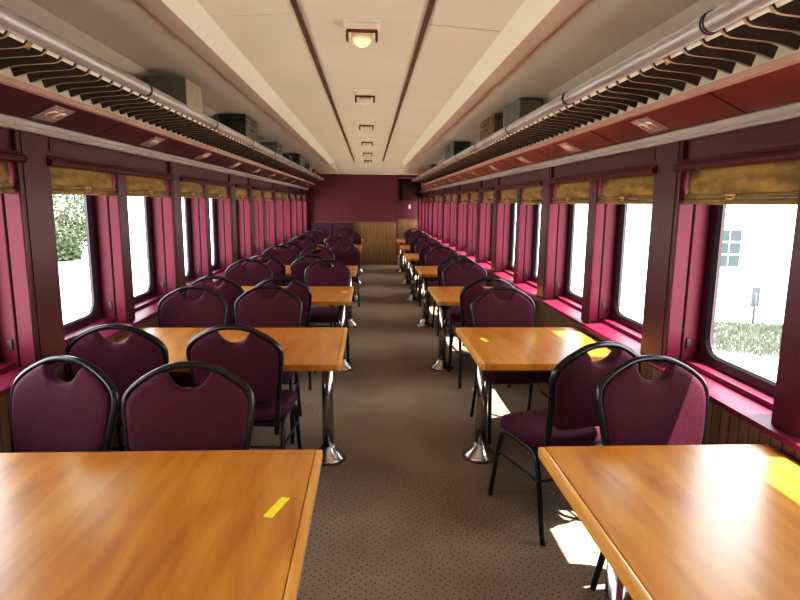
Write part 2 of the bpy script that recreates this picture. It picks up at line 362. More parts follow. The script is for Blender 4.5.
for side in ('left', 'right'):
    s = 1 if side == 'right' else -1
    def X(d, s=s):            # d = distance into the wall (positive outward)
        return (XR + d) if s > 0 else (XL - d)
    bays = BAYS_R if s > 0 else BAYS
    yend = YP if s > 0 else YE
    # main wall body (outside the openings)
    b = B()
    box(b, X(.02), X(.24), Y0, yend, -.06, SILL-.02)
    box(b, X(.02), X(.24), Y0, yend, ZT, 2.0)
    box(b, X(.09), X(.24), Y0, yend, 2.0, 2.5)
    wall = struct('wall_'+side, b, 'maroon', 'maroon painted %s side wall of the railway car' % side, 'wall')
    b = B(); box(b, X(0.004), X(.02), Y0, yend, 0, SILL-.02)
    struct('wainscot', b, 'wains', parent=wall)
    edges = [Y0]
    for bay in bays: edges += [bay[0][0], bay[-1][1]]
    edges.append(yend)
    for i in range(0, len(edges)-1, 2):      # wide posts
        ya, yb = edges[i], edges[i+1]
        if yb-ya < .02: continue
        b = B()
        box(b, X(0), X(.075), ya, yb, SILL, 1.925, 0, .004)
        box(b, X(.075), X(.085), ya+.008, yb-.008, SILL, ZT, 1)
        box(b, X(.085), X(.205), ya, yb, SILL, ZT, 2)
        if yb-ya > .1:                        # raised inner stiles with a groove each side
            box(b, X(-.004), X(.0), ya+.035, yb-.035, SILL, 1.925, 0)
        struct('post', b, ['maroon', 'groove', 'maroon_reveal'], parent=wall)
        if yb-ya > .1:
            b = B()                           # reveal faces toward the openings, window light painted in as brighter maroon
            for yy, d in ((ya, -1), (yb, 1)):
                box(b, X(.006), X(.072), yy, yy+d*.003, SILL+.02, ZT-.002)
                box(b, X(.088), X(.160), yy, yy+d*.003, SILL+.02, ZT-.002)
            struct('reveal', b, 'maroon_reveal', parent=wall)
    for bay in bays:
        if len(bay) == 2:                     # mullion
            ya, yb = bay[0][1], bay[1][0]
            b = B()
            box(b, X(.012), X(.075), ya, yb, SILL, ZT, 0, .004)
            box(b, X(.075), X(.085), ya+.008, yb-.008, SILL, ZT, 1)
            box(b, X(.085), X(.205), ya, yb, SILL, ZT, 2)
            struct('mullion', b, ['maroon', 'groove', 'maroon_reveal'], parent=wall)
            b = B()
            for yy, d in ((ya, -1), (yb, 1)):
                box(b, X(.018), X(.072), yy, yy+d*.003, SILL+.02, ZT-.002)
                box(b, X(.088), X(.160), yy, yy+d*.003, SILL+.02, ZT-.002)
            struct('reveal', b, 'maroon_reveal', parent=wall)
        ya, yb = bay[0][0], bay[-1][1]
        b = B()                               # header rail, rounded front
        prof = [(.02, 1.775), (-.012, 1.775), (-.026, 1.783), (-.030, 1.795), (-.022, 1.808), (-.006, 1.815), (.0, 1.83), (.02, 1.833)]
        prof = [(X(d), z) for d, z in prof]
        prism(b, prof, ya-.03, yb+.03)
        struct('header_rail', b, 'maroon', parent=wall)
        b = B()
        box(b, X(.014), X(.02), ya+.04, yb-.04, 1.85, 1.915, 0, .002)
        struct('upper_panel', b, 'maroon', parent=wall)
    # sill: front lip, sloping board, stool
    b = B()
    prof = [(-.030, .780), (-.034, .792), (-.030, .803), (-.010, .806), (.10, .815), (.10, .838), (.165, .842), (.24, .842), (.24, .775), (-.01, .775)]
    prism(b, [(X(d), z) for d, z in prof], Y0, yend)
    struct('sill', b, 'maroon_reveal', parent=wall)
    # grey moulding under the rack
    b = B()
    prof = [(.02, 1.922), (-.012, 1.922), (-.020, 1.932), (-.016, 1.942), (-.024, 1.950), (-.024, 1.966), (-.010, 1.978), (.02, 1.978)]
    prism(b, [(X(d), z) for d, z in prof], Y0, yend)
    trimn += 1
    struct('trim_%d' % trimn, b, 'greymold', 'grey moulding running above the windows on the %s wall' % side, 'moulding')
    # sloped panel under the rack
    b = B()
    prof = [(-.008, 1.972), (-.185, 2.055), (-.185, 2.07), (.05, 2.07), (.05, 1.972)]
    prism(b, [(X(d), z) for d, z in prof], Y0, YE-.05)
    for k in range(14):                       # seams
        y = -.14 + 1.225*k
        if y > YE-.1: break
        prism(b, [(X(d), z) for d, z in [(-.009, 1.9705), (-.186, 2.0535), (-.18, 2.06), (0, 1.98)]], y-.004, y+.004, 1)
    trimn += 1
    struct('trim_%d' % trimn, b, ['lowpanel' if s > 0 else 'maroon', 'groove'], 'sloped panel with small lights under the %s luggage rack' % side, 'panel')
    # windows
    for bi, bay in enumerate(bays):
        for wi, (ya, yb) in enumerate(bay):
            if yb < 0: continue
            wcount += 1
            w = bpy.data.objects.new('window_%d' % wcount, None); COL.objects.link(w); w.location = (X(.18), (ya+yb)/2, 0)
            w['kind'] = 'structure'; w['label'] = 'rounded window of the %s wall, number %d from the front' % (side, wcount); w['category'] = 'window'
            def shift(o, w=w):
                o.location = (-w.location[0], -w.location[1], 0)
            b = B(); framed_hole(b, X(.165), X(.205), ya, yb, .84, ZT+.01, .060, .045, .05, .095)
            shift(struct('sash', b, 'sash', parent=w))
            hole = rounded((ya+yb)/2, (.885+ZT-.04)/2, (yb-ya)-.12, (ZT-.04-.885), .095)
            b = B(); inner = rounded((ya+yb)/2, (.885+ZT-.04)/2, (yb-ya)-.132, (ZT-.04-.885)-.012, .09)
            n = len(hole)
            for k in range(n):
                j = (k+1) % n
                q = [(X(.163), *hole[k]), (X(.163), *hole[j]), (X(.185), *inner[j]), (X(.185), *inner[k])]
                b.faces.new([b.verts.new(p) for p in q])
            bmesh.ops.remove_doubles(b, verts=b.verts[:], dist=1e-5)
            shift(struct('gasket', b, 'gasket', parent=w))
            b = B(); b.faces.new([b.verts.new((X(.19), y, z)) for y, z in hole])
            shift(struct('glass', b, 'glass', parent=w))
            b = B()                            # latch blocks low on the jambs
            for yy, d in ((yb, -1),):
                box(b, X(.10), X(.125), yy-.012, yy, .90, .95, 0, .002)
            shift(struct('latch', b, 'sash', parent=w))

# ------------------------------------------------------------------ roller blinds
bl = 0
def blind(side, k, ya, yb):
    s = 1 if side == 'right' else -1
    x = XR+.035 if s > 0 else XL-.035
    if side == 'right': lab = 'olive roller blind over the %s window from the camera, sunny right wall' % ORD[k]
    else: lab = 'olive roller blind over the %s window from the camera, left wall' % ORD[k]
    t = thing('roller_blind', lab, 'blind', (x, (ya+yb)/2, 1.618 if s > 0 else 1.634), 0, 'roller blinds of the %s wall' % side)
    w = (yb-ya)/2-.004
    drop = random.uniform(-.006, .006)
    b = B(); n = 14
    sag = [random.uniform(-.003, .003) for _ in range(n+1)]
    rows = [(0.168, 0), (0.12, .002), (.085, .006), (.06, -.002), (.045, .004)]
    grid = [[b.verts.new((-s*(d+sag[i]*1.2*(1 if 0 < r < 4 else .3)), -w+.012*(r > 0)*(i == 0) - .012*(r > 0)*(i == n) + 2*w*i/n, z+drop)) for i in range(n+1)] for r, (z, d) in enumerate(rows)]
    for r in range(len(rows)-1):
        for i in range(n):
            f = b.faces.new([grid[r][i], grid[r][i+1], grid[r+1][i+1], grid[r+1][i]]); f.smooth = True
    bmesh.ops.solidify(b, geom=b.faces[:], thickness=.003)
    obj('blind_fabric', b, 'blind', t)
    b = B()
    tube(b, [(-s*.006, -w+.006, .040+drop), (-s*.006, w-.006, .040+drop)], .011, 10)
    tube(b, [(-s*.004, -w+.004, .016+drop), (-s*.004, w-.004, .016+drop)], .014, 10)
    obj('bottom_roll', b, 'blind', t)
    b = B()
    box(b, -s*.016, -s*.026, -.035, .035, .036+drop, .048+drop, 0, .002)
    tube(b, [(-s*.022, -.03, .04+drop), (-s*.028, -.015, .025+drop), (-s*.028, .015, .025+drop), (-s*.022, .03, .04+drop)], .004, 6)
    obj('pull_handle', b, 'brass', t)
for side in ('left', 'right'):
    k = 0
    for bay in (BAYS_R if side == 'right' else BAYS):
        for (ya, yb) in bay:
            if yb < 1.0 or (side == 'right' and ya > 17): continue
            if yb < 1.9: continue
            blind(side, k, ya, yb); k += 1

# ------------------------------------------------------------------ ceiling
prof = [(-1.67, 1.98), (-1.665, 2.30), (-1.62, 2.43), (-1.50, 2.475), (-1.02, 2.475), (-1.015, 2.480), (-1.005, 2.458), (-.90, 2.462), (-.81, 2.535), (-.62, 2.548), (-.35, 2.565), (-.05, 2.572)]
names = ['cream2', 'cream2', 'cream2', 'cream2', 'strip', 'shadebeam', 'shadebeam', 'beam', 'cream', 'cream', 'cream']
full = prof + [(2*XC - x, z) for x, z in reversed(prof[:-1])]
mats = names + list(reversed(names))
mlist = ['cream', 'cream2', 'strip', 'shadebeam', 'beam']
b = B()
ys = [Y0, 13.6, 15.35, YP+.1]
def cz(z, y):
    return z if y < 14 else min(z, 2.36)
rings = [[b.verts.new((x, y, cz(z, y))) for x, z in full] for y in ys]
for i in range(len(ys)-1):
    for k in range(len(full)-1):
        f = b.faces.new([rings[i][k], rings[i][k+1], rings[i+1][k+1], rings[i+1][k]])
        f.material_index = mlist.index(mats[k]) if i == 0 else 0
        f.smooth = (mats[k] == 'cream') and i == 0
for k in range(len(full)-1): pass
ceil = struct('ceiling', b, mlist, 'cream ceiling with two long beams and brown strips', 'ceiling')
for k, xs in enumerate((-.365, .292)):
    b = B()
    box(b, xs-.014, xs+.014, Y0, 13.5, 2.548, 2.562, 0, .003)
    trimn += 1
    struct('trim_%d' % trimn, b, 'strip', 'dark brown strip along the ceiling on the %s of the lamps' % ('left', 'right')[k], 'trim')
b = B()
for y, xa, xb in ((3.30, .31, .52), (3.18, -.38, -.72)):
    hw = .0035 if xa > 0 else .0012
    xm = .52 if xa > 0 else -.62
    pts = [(.31, 2.561), (.52, 2.548), (.70, 2.5357)] if xa > 0 else [(-.38, 2.563), (-.62, 2.548), (-.72, 2.541)]
    rows = [[b.verts.new((px_, y+e, pz-.0035)) for px_, pz in pts] for e in (-hw, hw)]
    for q in range(2): b.faces.new([rows[0][q], rows[0][q+1], rows[1][q+1], rows[1][q]])
struct('panel_joint', b, 'strip', parent=ceil)

# roof shell and outer skin keep daylight out
b = B(); box(b, XL-.26, XR+.26, Y0, YP+.1, 2.66, 2.72)
struct('roof', b, 'maroon', 'car roof above the ceiling', 'roof')
# ------------------------------------------------------------------ end walls
b = B()
box(b, XL-.05, .71, YE, YE+.06, 0, 2.40)
box(b, .71, XR+.05, YE, YE+.06, 2.27, 2.40)
wend = struct('wall_end', b, 'endmaroon', 'maroon end partition above brown boards', 'wall')
b = B(); box(b, -.425, .706, YE-.012, YE, 0, 1.10)
struct('wainscot', b, 'wains_end', parent=wend)
b = B(); box(b, XL, .712, YE-.03, YE, 1.10, 1.125, 0, .004)
struct('cap_rail', b, 'caprail', parent=wend)
b = B(); box(b, XL+.3, XR-.2, YE-.02, YE, 2.335, 2.362, 0, .003)
struct('cornice', b, 'beam', parent=wend)
b = B(); box(b, .700, .722, YE-.02, YE+.06, 0, 2.27, 0, .003)
struct('corner_trim', b, 'endmaroon', parent=wend)
b = B(); box(b, .3, XR+.1, YP-.1, YP, 0, 2.45)
wp = struct('wall_passage', b, 'endmaroon', 'maroon wall at the far end of the side passage', 'wall')
b = B(); box(b, .70, XR, YP-.112, YP-.1, 0, 1.10); box(b, .7, XR, YP-.12, YP-.1, 1.10, 1.125)
struct('wainscot', b, 'wains_end', parent=wp)
b = B(); box(b, .60, .71, YE+.06, YP-.1, 0, 2.45)
struct('wall_compartment', b, 'endmaroon', 'maroon side of the passage beyond the partition', 'wall')
b = B(); box(b, XL-.1, XR+.1, Y0-.08, Y0, 0, 2.6)
struct('wall_rear', b, 'endmaroon', 'maroon wall behind the camera', 'wall')
# dark cabinet and switch on the passage wall
t = thing('wall_cabinet', 'dark wooden cabinet high on the far passage wall', 'cabinet', (1.21, YP-.1, 1.68))
b = B(); box(b, -.24, .24, -.16, 0, 0, .55, 0, .006); obj('cabinet_body', b, 'darkwood', t)
b = B(); box(b, -.22, .22, -.178, -.161, .02, .53, 0, .005); obj('cabinet_door', b, 'darkwood', t)
t = thing('light_switch', 'small white switch plate on the far passage wall below the cabinet', 'switch', (1.215, YP-.1, 1.51))
b = B(); box(b, -.035, .035, -.010, 0, -.06, .06, 0, .003); obj('switch_plate', b, 'white', t)
b = B(); box(b, -.008, .008, -.018, -.010, -.02, .02, 0, .002); obj('toggle', b, 'white', t)

# upholstered bench at the end partition
t = thing('upholstered_bench', 'dark plum upholstered bench backed against the end partition', 'bench', (-1.0, YE-.02, 0))
b = B(); box(b, -.55, .56, -.52, -.02, .12, .46, 0, .03); obj('bench_seat', b, 'velour', t)
for xa, xb in ((-.55, .028), (.036, .575)):
    b = B(); box(b, xa, xb, -.13, -.012, .46, 1.085, 0, .025); obj('back_cushion', b, 'velour', t)
b = B(); box(b, -.54, .55, -.48, -.06, 0, .12, 0, .004); obj('plinth', b, 'darkwood', t)

# ------------------------------------------------------------------ luggage racks
for side in ('left', 'right'):
    s = 1 if side == 'right' else -1
    X = (lambda d: XR - d) if s > 0 else (lambda d: XL + d)
    t = thing('luggage_rack', 'long slatted luggage rack with a metal tube edge above the %s windows' % side, 'rack', (X(.2), 7.0, 2.06))
    L = (-X(.2), -7.0, -2.06)
    def put(o, L=L): o.location = L; return o
    b = B()
    TY0, TY1 = Y0+.02, YE-.08
    tube(b, [(X(.40), TY0, 2.196), (X(.40), TY1, 2.196)], .033, 20)
    put(obj('edge_tube', b, 'tube', t))
    # slats
    b = B()
    bot = smooth([(.114, 2.114), (.17, 2.133), (.24, 2.141), (.31, 2.146), (.352, 2.150), (.372, 2.166), (.378, 2.192)], 2)
    y = TY0+.08
    while y < TY1-.02:
        th = .0072
        low = [(d, z) for d, z in bot]; n = len(low)
        lo = [(d, z, 0) for d, z in low]
        hi = []
        for i, (d, z) in enumerate(low):
            a = low[max(i-1, 0)]; c = low[min(i+1, n-1)]
            tx, tz = c[0]-a[0], c[1]-a[1]; l = math.hypot(tx, tz)
            hi.append((d - tz/l*.042, z + tx/l*.042))
        V = {}
        for sd in (-1, 1):
            V[sd] = ([b.verts.new((X(d), y+sd*th, z)) for d, z in low], [b.verts.new((X(d), y+sd*th, z)) for d, z in hi])
        for i in range(n-1):
            for q, mi in (([V[-1][0][i], V[-1][0][i+1], V[1][0][i+1], V[1][0][i]], 1), ([V[-1][1][i], V[1][1][i], V[1][1][i+1], V[-1][1][i+1]], 0),
                          ([V[-1][0][i], V[-1][1][i], V[-1][1][i+1], V[-1][0][i+1]], 0), ([V[1][0][i], V[1][0][i+1], V[1][1][i+1], V[1][1][i]], 0)):
                f = b.faces.new(q); f.material_index = mi
        for i in (0, n-1):
            f = b.faces.new([V[-1][0][i], V[-1][1][i], V[1][1][i], V[1][0][i]]); f.material_index = 0
        y += .1165
    put(obj('slats', b, ['slat', 'slatedge'], t))
    b = B()
    prism(b, [(X(d), z) for d, z in [(.180, 2.050), (.196, 2.056), (.196, 2.080), (.176, 2.080)]], TY0, TY1)
    put(obj('bottom_rail', b, 'rail', t))
    b = B()
    prism(b, [(X(d), z) for d, z in [(.06, 2.07), (.12, 2.07), (.12, 2.085), (.06, 2.085)]], TY0, TY1)
    prism(b, [(X(d), z) for d, z in [(.381, 2.196), (.357, 2.163), (.349, 2.169), (.372, 2.206)]], TY0, TY1)
    put(obj('slat_bearer', b, 'beam', t))
    for k in range(-1, 10):
        y = 1.94+1.37*k
        b = B()
        for dy in (-.008, .008):
            tube(b, [(X(.40), y+dy-.003, 2.196), (X(.40), y+dy+.003, 2.196)], .0365, 20)
        put(obj('tube_joint', b, 'black', t))
        b = B()
        tube(b, [(X(.355), y+.35, 2.150), (X(.372), y+.35, 2.172)], .010, 8)
        put(obj('bracket_fitting', b, 'brass', t))

# small twin-lens lights set in the sloped panels
def twin_light(side, k, y):
    s = 1 if side == 'right' else -1
    cx = XR-.098 if s > 0 else XL+.098
    nm = ('twin bulls-eye reading light, %s from the camera, in the sunlit red sloped panel on the right' if s > 0 else 'twin bulls-eye reading light, %s from the camera, in the dark sloped panel on the left') % ORD[k]
    t = thing('reading_light', nm, 'light', (cx, y, 2.010), 0, 'reading lights under the %s rack' % side)
    t.rotation_euler = (0, s*math.radians(25), 0)
    b = B(); box(b, -.062, .062, -.092, .092, -.001, .004, 0, .001); box(b, -.046, .046, -.074, .074, -.004, -.001, 0, .001)
    obj('plate', b, 'plate', t)
    for dy in (-.036, .036):
        b = B(); lathe(b, [(.034, -.003), (.034, -.008), (.026, -.011), (.020, -.006), (.0, -.005)], 20, c=(0, dy, 0)); r = obj('lens_ring', b, 'lens', t)
        b = B(); lathe(b, [(.022, -.006), (.016, -.012), (.0, -.014)], 16, c=(0, dy, 0)); obj('lens', b, 'brass', r)
for side, ys_ in (('left', [2.95, 4.22, 5.46, 6.72, 7.95, 9.2, 10.4, 11.65, 12.9, 14.1]), ('right', [1.72, 2.96, 4.15, 5.36, 6.65, 7.86, 9.0, 10.2, 11.4, 12.7, 13.9])):
    for k, y in enumerate(ys_): twin_light(side, k, y)

# ------------------------------------------------------------------ ceiling lamps
def lamp():
    t = thing('ceiling_lamp', 'nearest ceiling lamp, glass globe glowing yellow in a dark red bracket', 'lamp', (-.045, 3.37, 2.571), 0, 'ceiling lamps along the middle')
    b = B(); box(b, -.10, .10, -.10, .09, -.012, 0, 0, .004); box(b, -.08, .08, -.075, .075, -.05, -.012, 0, .006); obj('base_plate', b, 'beam', t)
    b = B(); box(b, -.085, .085, -.080, -.062, -.062, -.048, 0, .002)
    box(b, -.085, -.072, -.080, -.040, -.105, -.048, 0, .002); box(b, .072, .085, -.080, -.040, -.105, -.048, 0, .002); obj('bracket', b, 'bracket', t)
    b = B(); lathe(b, [(.0, -.122), (.022, -.118), (.042, -.104), (.055, -.080), (.058, -.056), (.050, -.048), (0, -.048)], 24, c=(0, -.01, 0)); obj('globe', b, 'globe', t)
    return t
lp = lamp()
glob = [c for c in lp.children if c.name.startswith('globe')][0]
unlit = glob.data.copy(); unlit.materials.clear(); unlit.materials.append(M['globe_unlit'])
for k in range(1, 6):
    d_ = dup(lp, (-.045, 3.37+1.93*k, 2.571), 0, '%s ceiling lamp from the camera, cream base and dark red bracket' % ORD[k])
    for c in d_.children:
        if c.name.startswith('globe'): c.data = unlit

# ------------------------------------------------------------------ tables
def table(side, k, label):
    ya = 1.0 + 2.035*k if side == 'left' else 1.0 + 2.035*k
    yb = ya + .95
    if side == 'left': x0, x1 = XL+.005, -.165 + (0.0, .012, .0, .0, .01, .005, .01)[k]
    else: x0, x1 = .605 + (0, 0, 0, .02, 0, .025, .03)[k], XR-.035
    cx, cy = (x0+x1)/2, (ya+yb)/2
    t = thing('dining_table', label, 'table', (cx, cy, 0), 0, 'dining tables along the %s wall' % side)
    hx, hy = (x1-x0)/2, (yb-ya)/2
    s = 1 if side == 'left' else -1            # aisle direction
    b = B(); box(b, -s*hx, s*(hx-.026), -hy, hy, .712, .75, 0, .004); obj('tabletop', b, 'table', t)
    b = B(); box(b, s*(hx-.026), s*hx, -hy, hy, .712, .75, 0, .009); obj('edge_board', b, 'tableedge', t)
    px = s*(hx-.11)
    b = B(); lathe(b, [(.0, .05), (.036, .05), (.036, .700), (0, .700)], 24, c=(px, 0, 0)); obj('leg', b, 'chrome', t)
    b = B(); lathe(b, [(.108, .006), (.108, .012), (.100, .020), (.046, .078), (.042, .090), (.036, .092)], 32, c=(px, 0, 0))
    base = obj('base', b, 'chrome', t)
    b = B(); lathe(b, [(0, 0), (.118, 0), (.118, .008), (.0, .010)], 32, c=(px, 0, 0)); obj('floor_ring', b, 'rust', base)
    b = B(); box(b, px-.09, px+.09, -.09, .09, .700, .712, 0, .002); obj('mounting_plate', b, 'black', t)
    b = B(); box(b, -s*(hx-.002), -s*(hx-.03), -hy+.05, hy-.05, .66, .711, 0, .002); obj('wall_cleat', b, 'darkwood', t)
    return t
for k in range(7):
    extra = ['nearest one, with yellow tape', 'second from the camera', 'third, with a yellow spot', 'fourth from the camera', 'fifth from the camera', 'sixth from the camera', 'farthest one'][k]
    table('left', k, 'wide orange wood table left of the aisle, ' + extra)
    extra = ['nearest one with sun on its window edge', 'second, with a taped corner', 'third from the camera', 'fourth from the camera', 'fifth from the camera', 'sixth from the camera', 'farthest one'][k]
    table('right', k, 'short orange wood table right of the aisle, ' + extra)
def tape(cx, cy, l, w, rz, label):
    b = B(); box(b, -l/2, l/2, -w/2, w/2, 0, .0012)
    o = obj('tape_strip', b, 'yellow'); o.location = (cx, cy, .7502); o.rotation_euler = (0, 0, rz); tag(o, label, 'tape', 'yellow tape strips on the tables')
tape(-.264, 1.552, .112, .027, math.radians(72), 'long yellow tape strip on the nearest left table')
tape(.735, 3.60, .10, .03, math.radians(100), 'yellow tape strip on the aisle corner of the second right table')
tape(-.245, 5.62, .05, .07, 0, 'small yellow tape spot on the third left table')

# ------------------------------------------------------------------ chairs
def pillow(bm, outline, th, yoff=lambda u, v: 0, rings=((1, .0), (.985, .22), (.95, .38), (.86, .47), (.6, .5)), c=None):
    """outline in (u,v); domed on both sides along local w"""
    cu = sum(p[0] for p in outline)/len(outline); cv = sum(p[1] for p in outline)/len(outline)
    if c: cu, cv = c
    n = len(outline)
    def ring(sc, w): return [(cu+(u-cu)*sc, w*th, cv+(v-cv)*sc) for u, v in outline]
    layers = [ring(sc, -w) for sc, w in reversed(rings)] + [ring(sc, w) for sc, w in rings[1:]] if rings[0][1] == 0 else [ring(sc, -w) for sc, w in reversed(rings)] + [ring(sc, w) for sc, w in rings]
    R = [[bm.verts.new(p) for p in l] for l in layers]
    for i in range(len(R)-1):
        for k in range(n):
            f = bm.faces.new([R[i][k], R[i][(k+1) % n], R[i+1][(k+1) % n], R[i+1][k]]); f.smooth = True
    for r, w in ((R[0], -.5), (R[-1], .5)):
        cvx = bm.verts.new((cu, w*th, cv))
        for k in range(n):
            f = bm.faces.new([r[k], r[(k+1) % n], cvx]); f.smooth = True
    return [v for r in R for v in r]
WS = 1.0
def hoop_path():
    # right half of the hoop in (u,v), v measured up the back plane from the seat
    h = [(.180, -.13), (.200, .02), (.218, .18), (.234, .29), (.240, .350), (.228, .392), (.185, .434), (.120, .472), (.065, .494), (0, .499)]
    left = [(-u, v) for u, v in h]
    return smooth([(u*WS, v) for u, v in left + list(reversed(h))[1:]], 2)
TILT = math.radians(12)
def back_place(bm, verts=None):
    # rotate the back plane backwards and move it to the rear of the seat
    Mx = Matrix.Translation((0, -.225, .50)) @ Matrix.Rotation(TILT, 4, 'X')
    bmesh.ops.transform(bm, matrix=Mx, verts=bm.verts[:])
def make_chair():
    t = thing('banquet_chair', 'x', 'chair')
    # seat cushion
    out = smooth([(-.205, -.20), (-.225, .10), (-.215, .235), (.215, .235), (.225, .10), (.205, -.20)], 3, True)
    b = B(); pillow(b, out, .078, rings=((1, 0), (1.0, .2), (.985, .36), (.94, .46), (.75, .5)))
    for v in b.verts:   # (u, w, v) -> seat plane: u->x, v->y, w->z
        x, w, y = v.co; z = .462 + w*1.0
        if y > .12: z -= (y-.12)**2*1.6
        v.co = (x, y, z)
    obj('seat', b, 'fabric', t)
    b = B(); box(b, -.19, .19, -.19, .20, .405, .424, 0, .004); obj('seat_pan', b, 'black', t)
    # back cushion with the dipped handle opening
    half = [(.145, .068), (.184, .085), (.213, .18), (.227, .285), (.231, .345), (.219, .385), (.178, .426), (.135, .454), (.108, .469), (.090, .474), (.078, .456), (.060, .428), (.032, .410), (0, .405)]
    outl = half + [(-u, v) for u, v in reversed(half[:-1])]
    outl = smooth([(u*WS, v) for u, v in outl], 1, True)
    b = B(); pillow(b, outl, .062, rings=((1, 0), (.995, .25), (.97, .40), (.90, .47), (.65, .5)), c=(0, .21)); back_place(b)
    obj('backrest', b, 'fabric', t)
    # hoop
    b = B(); tube(b, [(u, 0, v) for u, v in hoop_path()], .0140, 8, flat=1.25); back_place(b); obj('back_frame', b, 'black', t)
    # legs
    for sx in (-1, 1):
        b = B(); tube(b, smooth([(sx*.200, .05, .418), (sx*.205, .145, .415), (sx*.210, .185, .385), (sx*.222, .255, 0)], 2), .0135, 10); 
        obj('leg', b, 'black', t)
        b = B(); tube(b, smooth([(sx*.200, .04, .418), (sx*.203, -.125, .415), (sx*.208, -.165, .385), (sx*.222, -.265, 0)], 2), .0135, 10); 
        obj('leg', b, 'black', t)
        b = B(); tube(b, [(sx*.213, .205, .285), (sx*.213, -.192, .285)], .0075, 8); obj('side_stretcher', b, 'black', t)
    b = B(); tube(b, [(-.213, -.185, .285), (.213, -.185, .285)], .0075, 8); obj('rear_stretcher', b, 'black', t)
    return t
chair0 = make_chair(); used = [False]
def chair(x, y, rz, label, group):
    if not used[0]:
        used[0] = True; chair0.location = (x, y, 0); chair0.rotation_euler = (0, 0, rz); chair0['label'] = label; chair0['group'] = group; return chair0
    return dup(chair0, (x, y, 0), rz, label, group)
R_ = math.radians
g1, g2 = 'plum chairs along the left wall', 'plum chairs along the right wall'
# gap 0 : between the nearest and second tables  (facing the camera = rz PI)
chair(-1.295, 1.98, PI+R_(-17), 'plum chair facing the camera behind the nearest left table, window side', g1)
chair(-.685, 1.88, PI+R_(2), 'plum banquet chair facing the camera behind the nearest left table, aisle side', g1)
chair(-1.30, 3.235, R_(3), 'plum chair with its back to the camera at the second left table, window side', g1)
chair(-.67, 3.225, R_(-4), 'plum chair with its back to the camera at the second left table, aisle side', g1)
chair(1.20, 1.95, PI+R_(6), 'plum chair facing the camera behind the nearest right table', g2)
chair(.964, 2.829, R_(17), 'plum chair turned out toward the aisle near the second right table', g2)
for k in range(1, 7):
    y1 = 1.95 + 2.035*k; y2 = y1 + 1.085
    jit = lambda a: random.uniform(-a, a)
    fl = ['', 'second', 'third', 'fourth', 'fifth', 'sixth', 'farthest'][k]
    xs = {1: (-1.27, -.745, -1.32, -.74), 2: (-1.285, -.45, -1.22, -.68), 3: (-1.29, -.74, -1.24, -.40), 4: (-1.25, -.50, -1.25, -.62), 5: (-1.28, -.62, -1.25, -.45), 6: (-1.25, -.60, None, None)}[k]
    for j, x in enumerate(xs):
        if x is None: continue
        nm = 'window side' if j % 2 == 0 else 'aisle side'
        if j < 2:
            chair(x, y1-.02+jit(.03), PI+R_(jit(5)), 'plum chair facing the camera on the far side of the %s left table, %s' % (fl, nm), g1)
        else:
            nxt = ['', 'third', 'fourth', 'fifth', 'sixth', 'farthest'][k]
            chair(x, y2+.10+jit(.03), R_(jit(5)), 'plum chair with its back to the camera at the %s left table, %s' % (nxt, nm), g1)
    xr = {1: 1.0, 2: 1.06, 3: 1.05, 4: 1.05, 5: 1.05, 6: 1.05}[k]
    chair(xr+(.02 if k == 1 else jit(.02)), y1-.02+jit(.02), PI+R_(jit(5)), 'plum chair facing the camera on the far side of the %s right table' % fl, g2)
    if k < 6:
        nxt = ['', 'third', 'fourth', 'fifth', 'sixth', 'farthest'][k]
        chair(xr-.01+jit(.02), y2+.10, R_(jit(5)), 'plum chair with its back to the camera at the %s right table' % nxt, g2)

# ------------------------------------------------------------------ luggage on the racks
def case(name, label, cat, x0, x1, y0, y1, z0, h, body, end, rz=0, handle=True, lid=True):
    cx, cy = (x0+x1)/2, (y0+y1)/2; hx, hy = abs(x1-x0)/2, abs(y1-y0)/2
    t = thing(name, label, cat, (cx, cy, z0), rz, 'luggage on the racks')
    b = B(); box(b, -hx, hx, -hy, hy, 0, h*(.78 if lid else 1), 0, min(.012, h*.1))
    for f in b.faces:
        if abs(f.calc_center_median().x) > hx-.004: f.material_index = 1
    obj('case_body', b, [body, end], t)
    if lid:
        b = B(); box(b, -hx-.002, hx+.002, -hy-.002, hy+.002, h*.79, h, 0, min(.012, h*.08))
        for f in b.faces:
            if abs(f.calc_center_median().x) > hx-.004: f.material_index = 1
        obj('case_lid', b, [body, end], t)
    s = 1 if cx < 0 else -1
    if handle:
        b = B(); tube(b, smooth([(s*(hx+.001), -.06, h*.55), (s*(hx+.022), -.05, h*.50), (s*(hx+.022), .05, h*.50), (s*(hx+.001), .06, h*.55)], 1), .006, 6); obj('handle', b, 'blackplastic', t)
        for dy in (-hy*.6, hy*.6):
            b = B(); box(b, s*hx, s*(hx+.007), dy-.015, dy+.015, h*.66, h*.90, 0, .001)
            obj('clasp', b, 'brass', t)
    return t
ZR = 2.196
case('storage_box', 'big grey box on the left rack nearest the camera, pale beige side', 'box', -1.50, -1.235, 4.15, 4.53, ZR, .235, 'casegrey', 'casebeige', lid=False, handle=False)
case('suitcase', 'black suitcase with olive side and handle on the left rack', 'suitcase', -1.50, -1.235, 6.05, 6.68, ZR, .27, 'casedark', 'caseolive')
case('suitcase', 'small grey suitcase on the left rack behind the black one', 'suitcase', -1.48, -1.24, 8.05, 8.55, ZR, .205, 'casegrey', 'caseolive')
case('small_bag', 'tiny black bag standing on the left rack past the small grey suitcase', 'bag', -1.36, -1.245, 9.3, 9.5, ZR, .15, 'casedark', 'casedark', lid=False)
case('suitcase', 'dark suitcase far along the left rack', 'suitcase', -1.50, -1.235, 10.6, 11.3, ZR, .255, 'casedark', 'caseolive')
case('suitcase', 'olive suitcase second from the far end of the left rack', 'suitcase', -1.48, -1.24, 12.3, 12.8, ZR, .20, 'caseolive', 'casebeige')
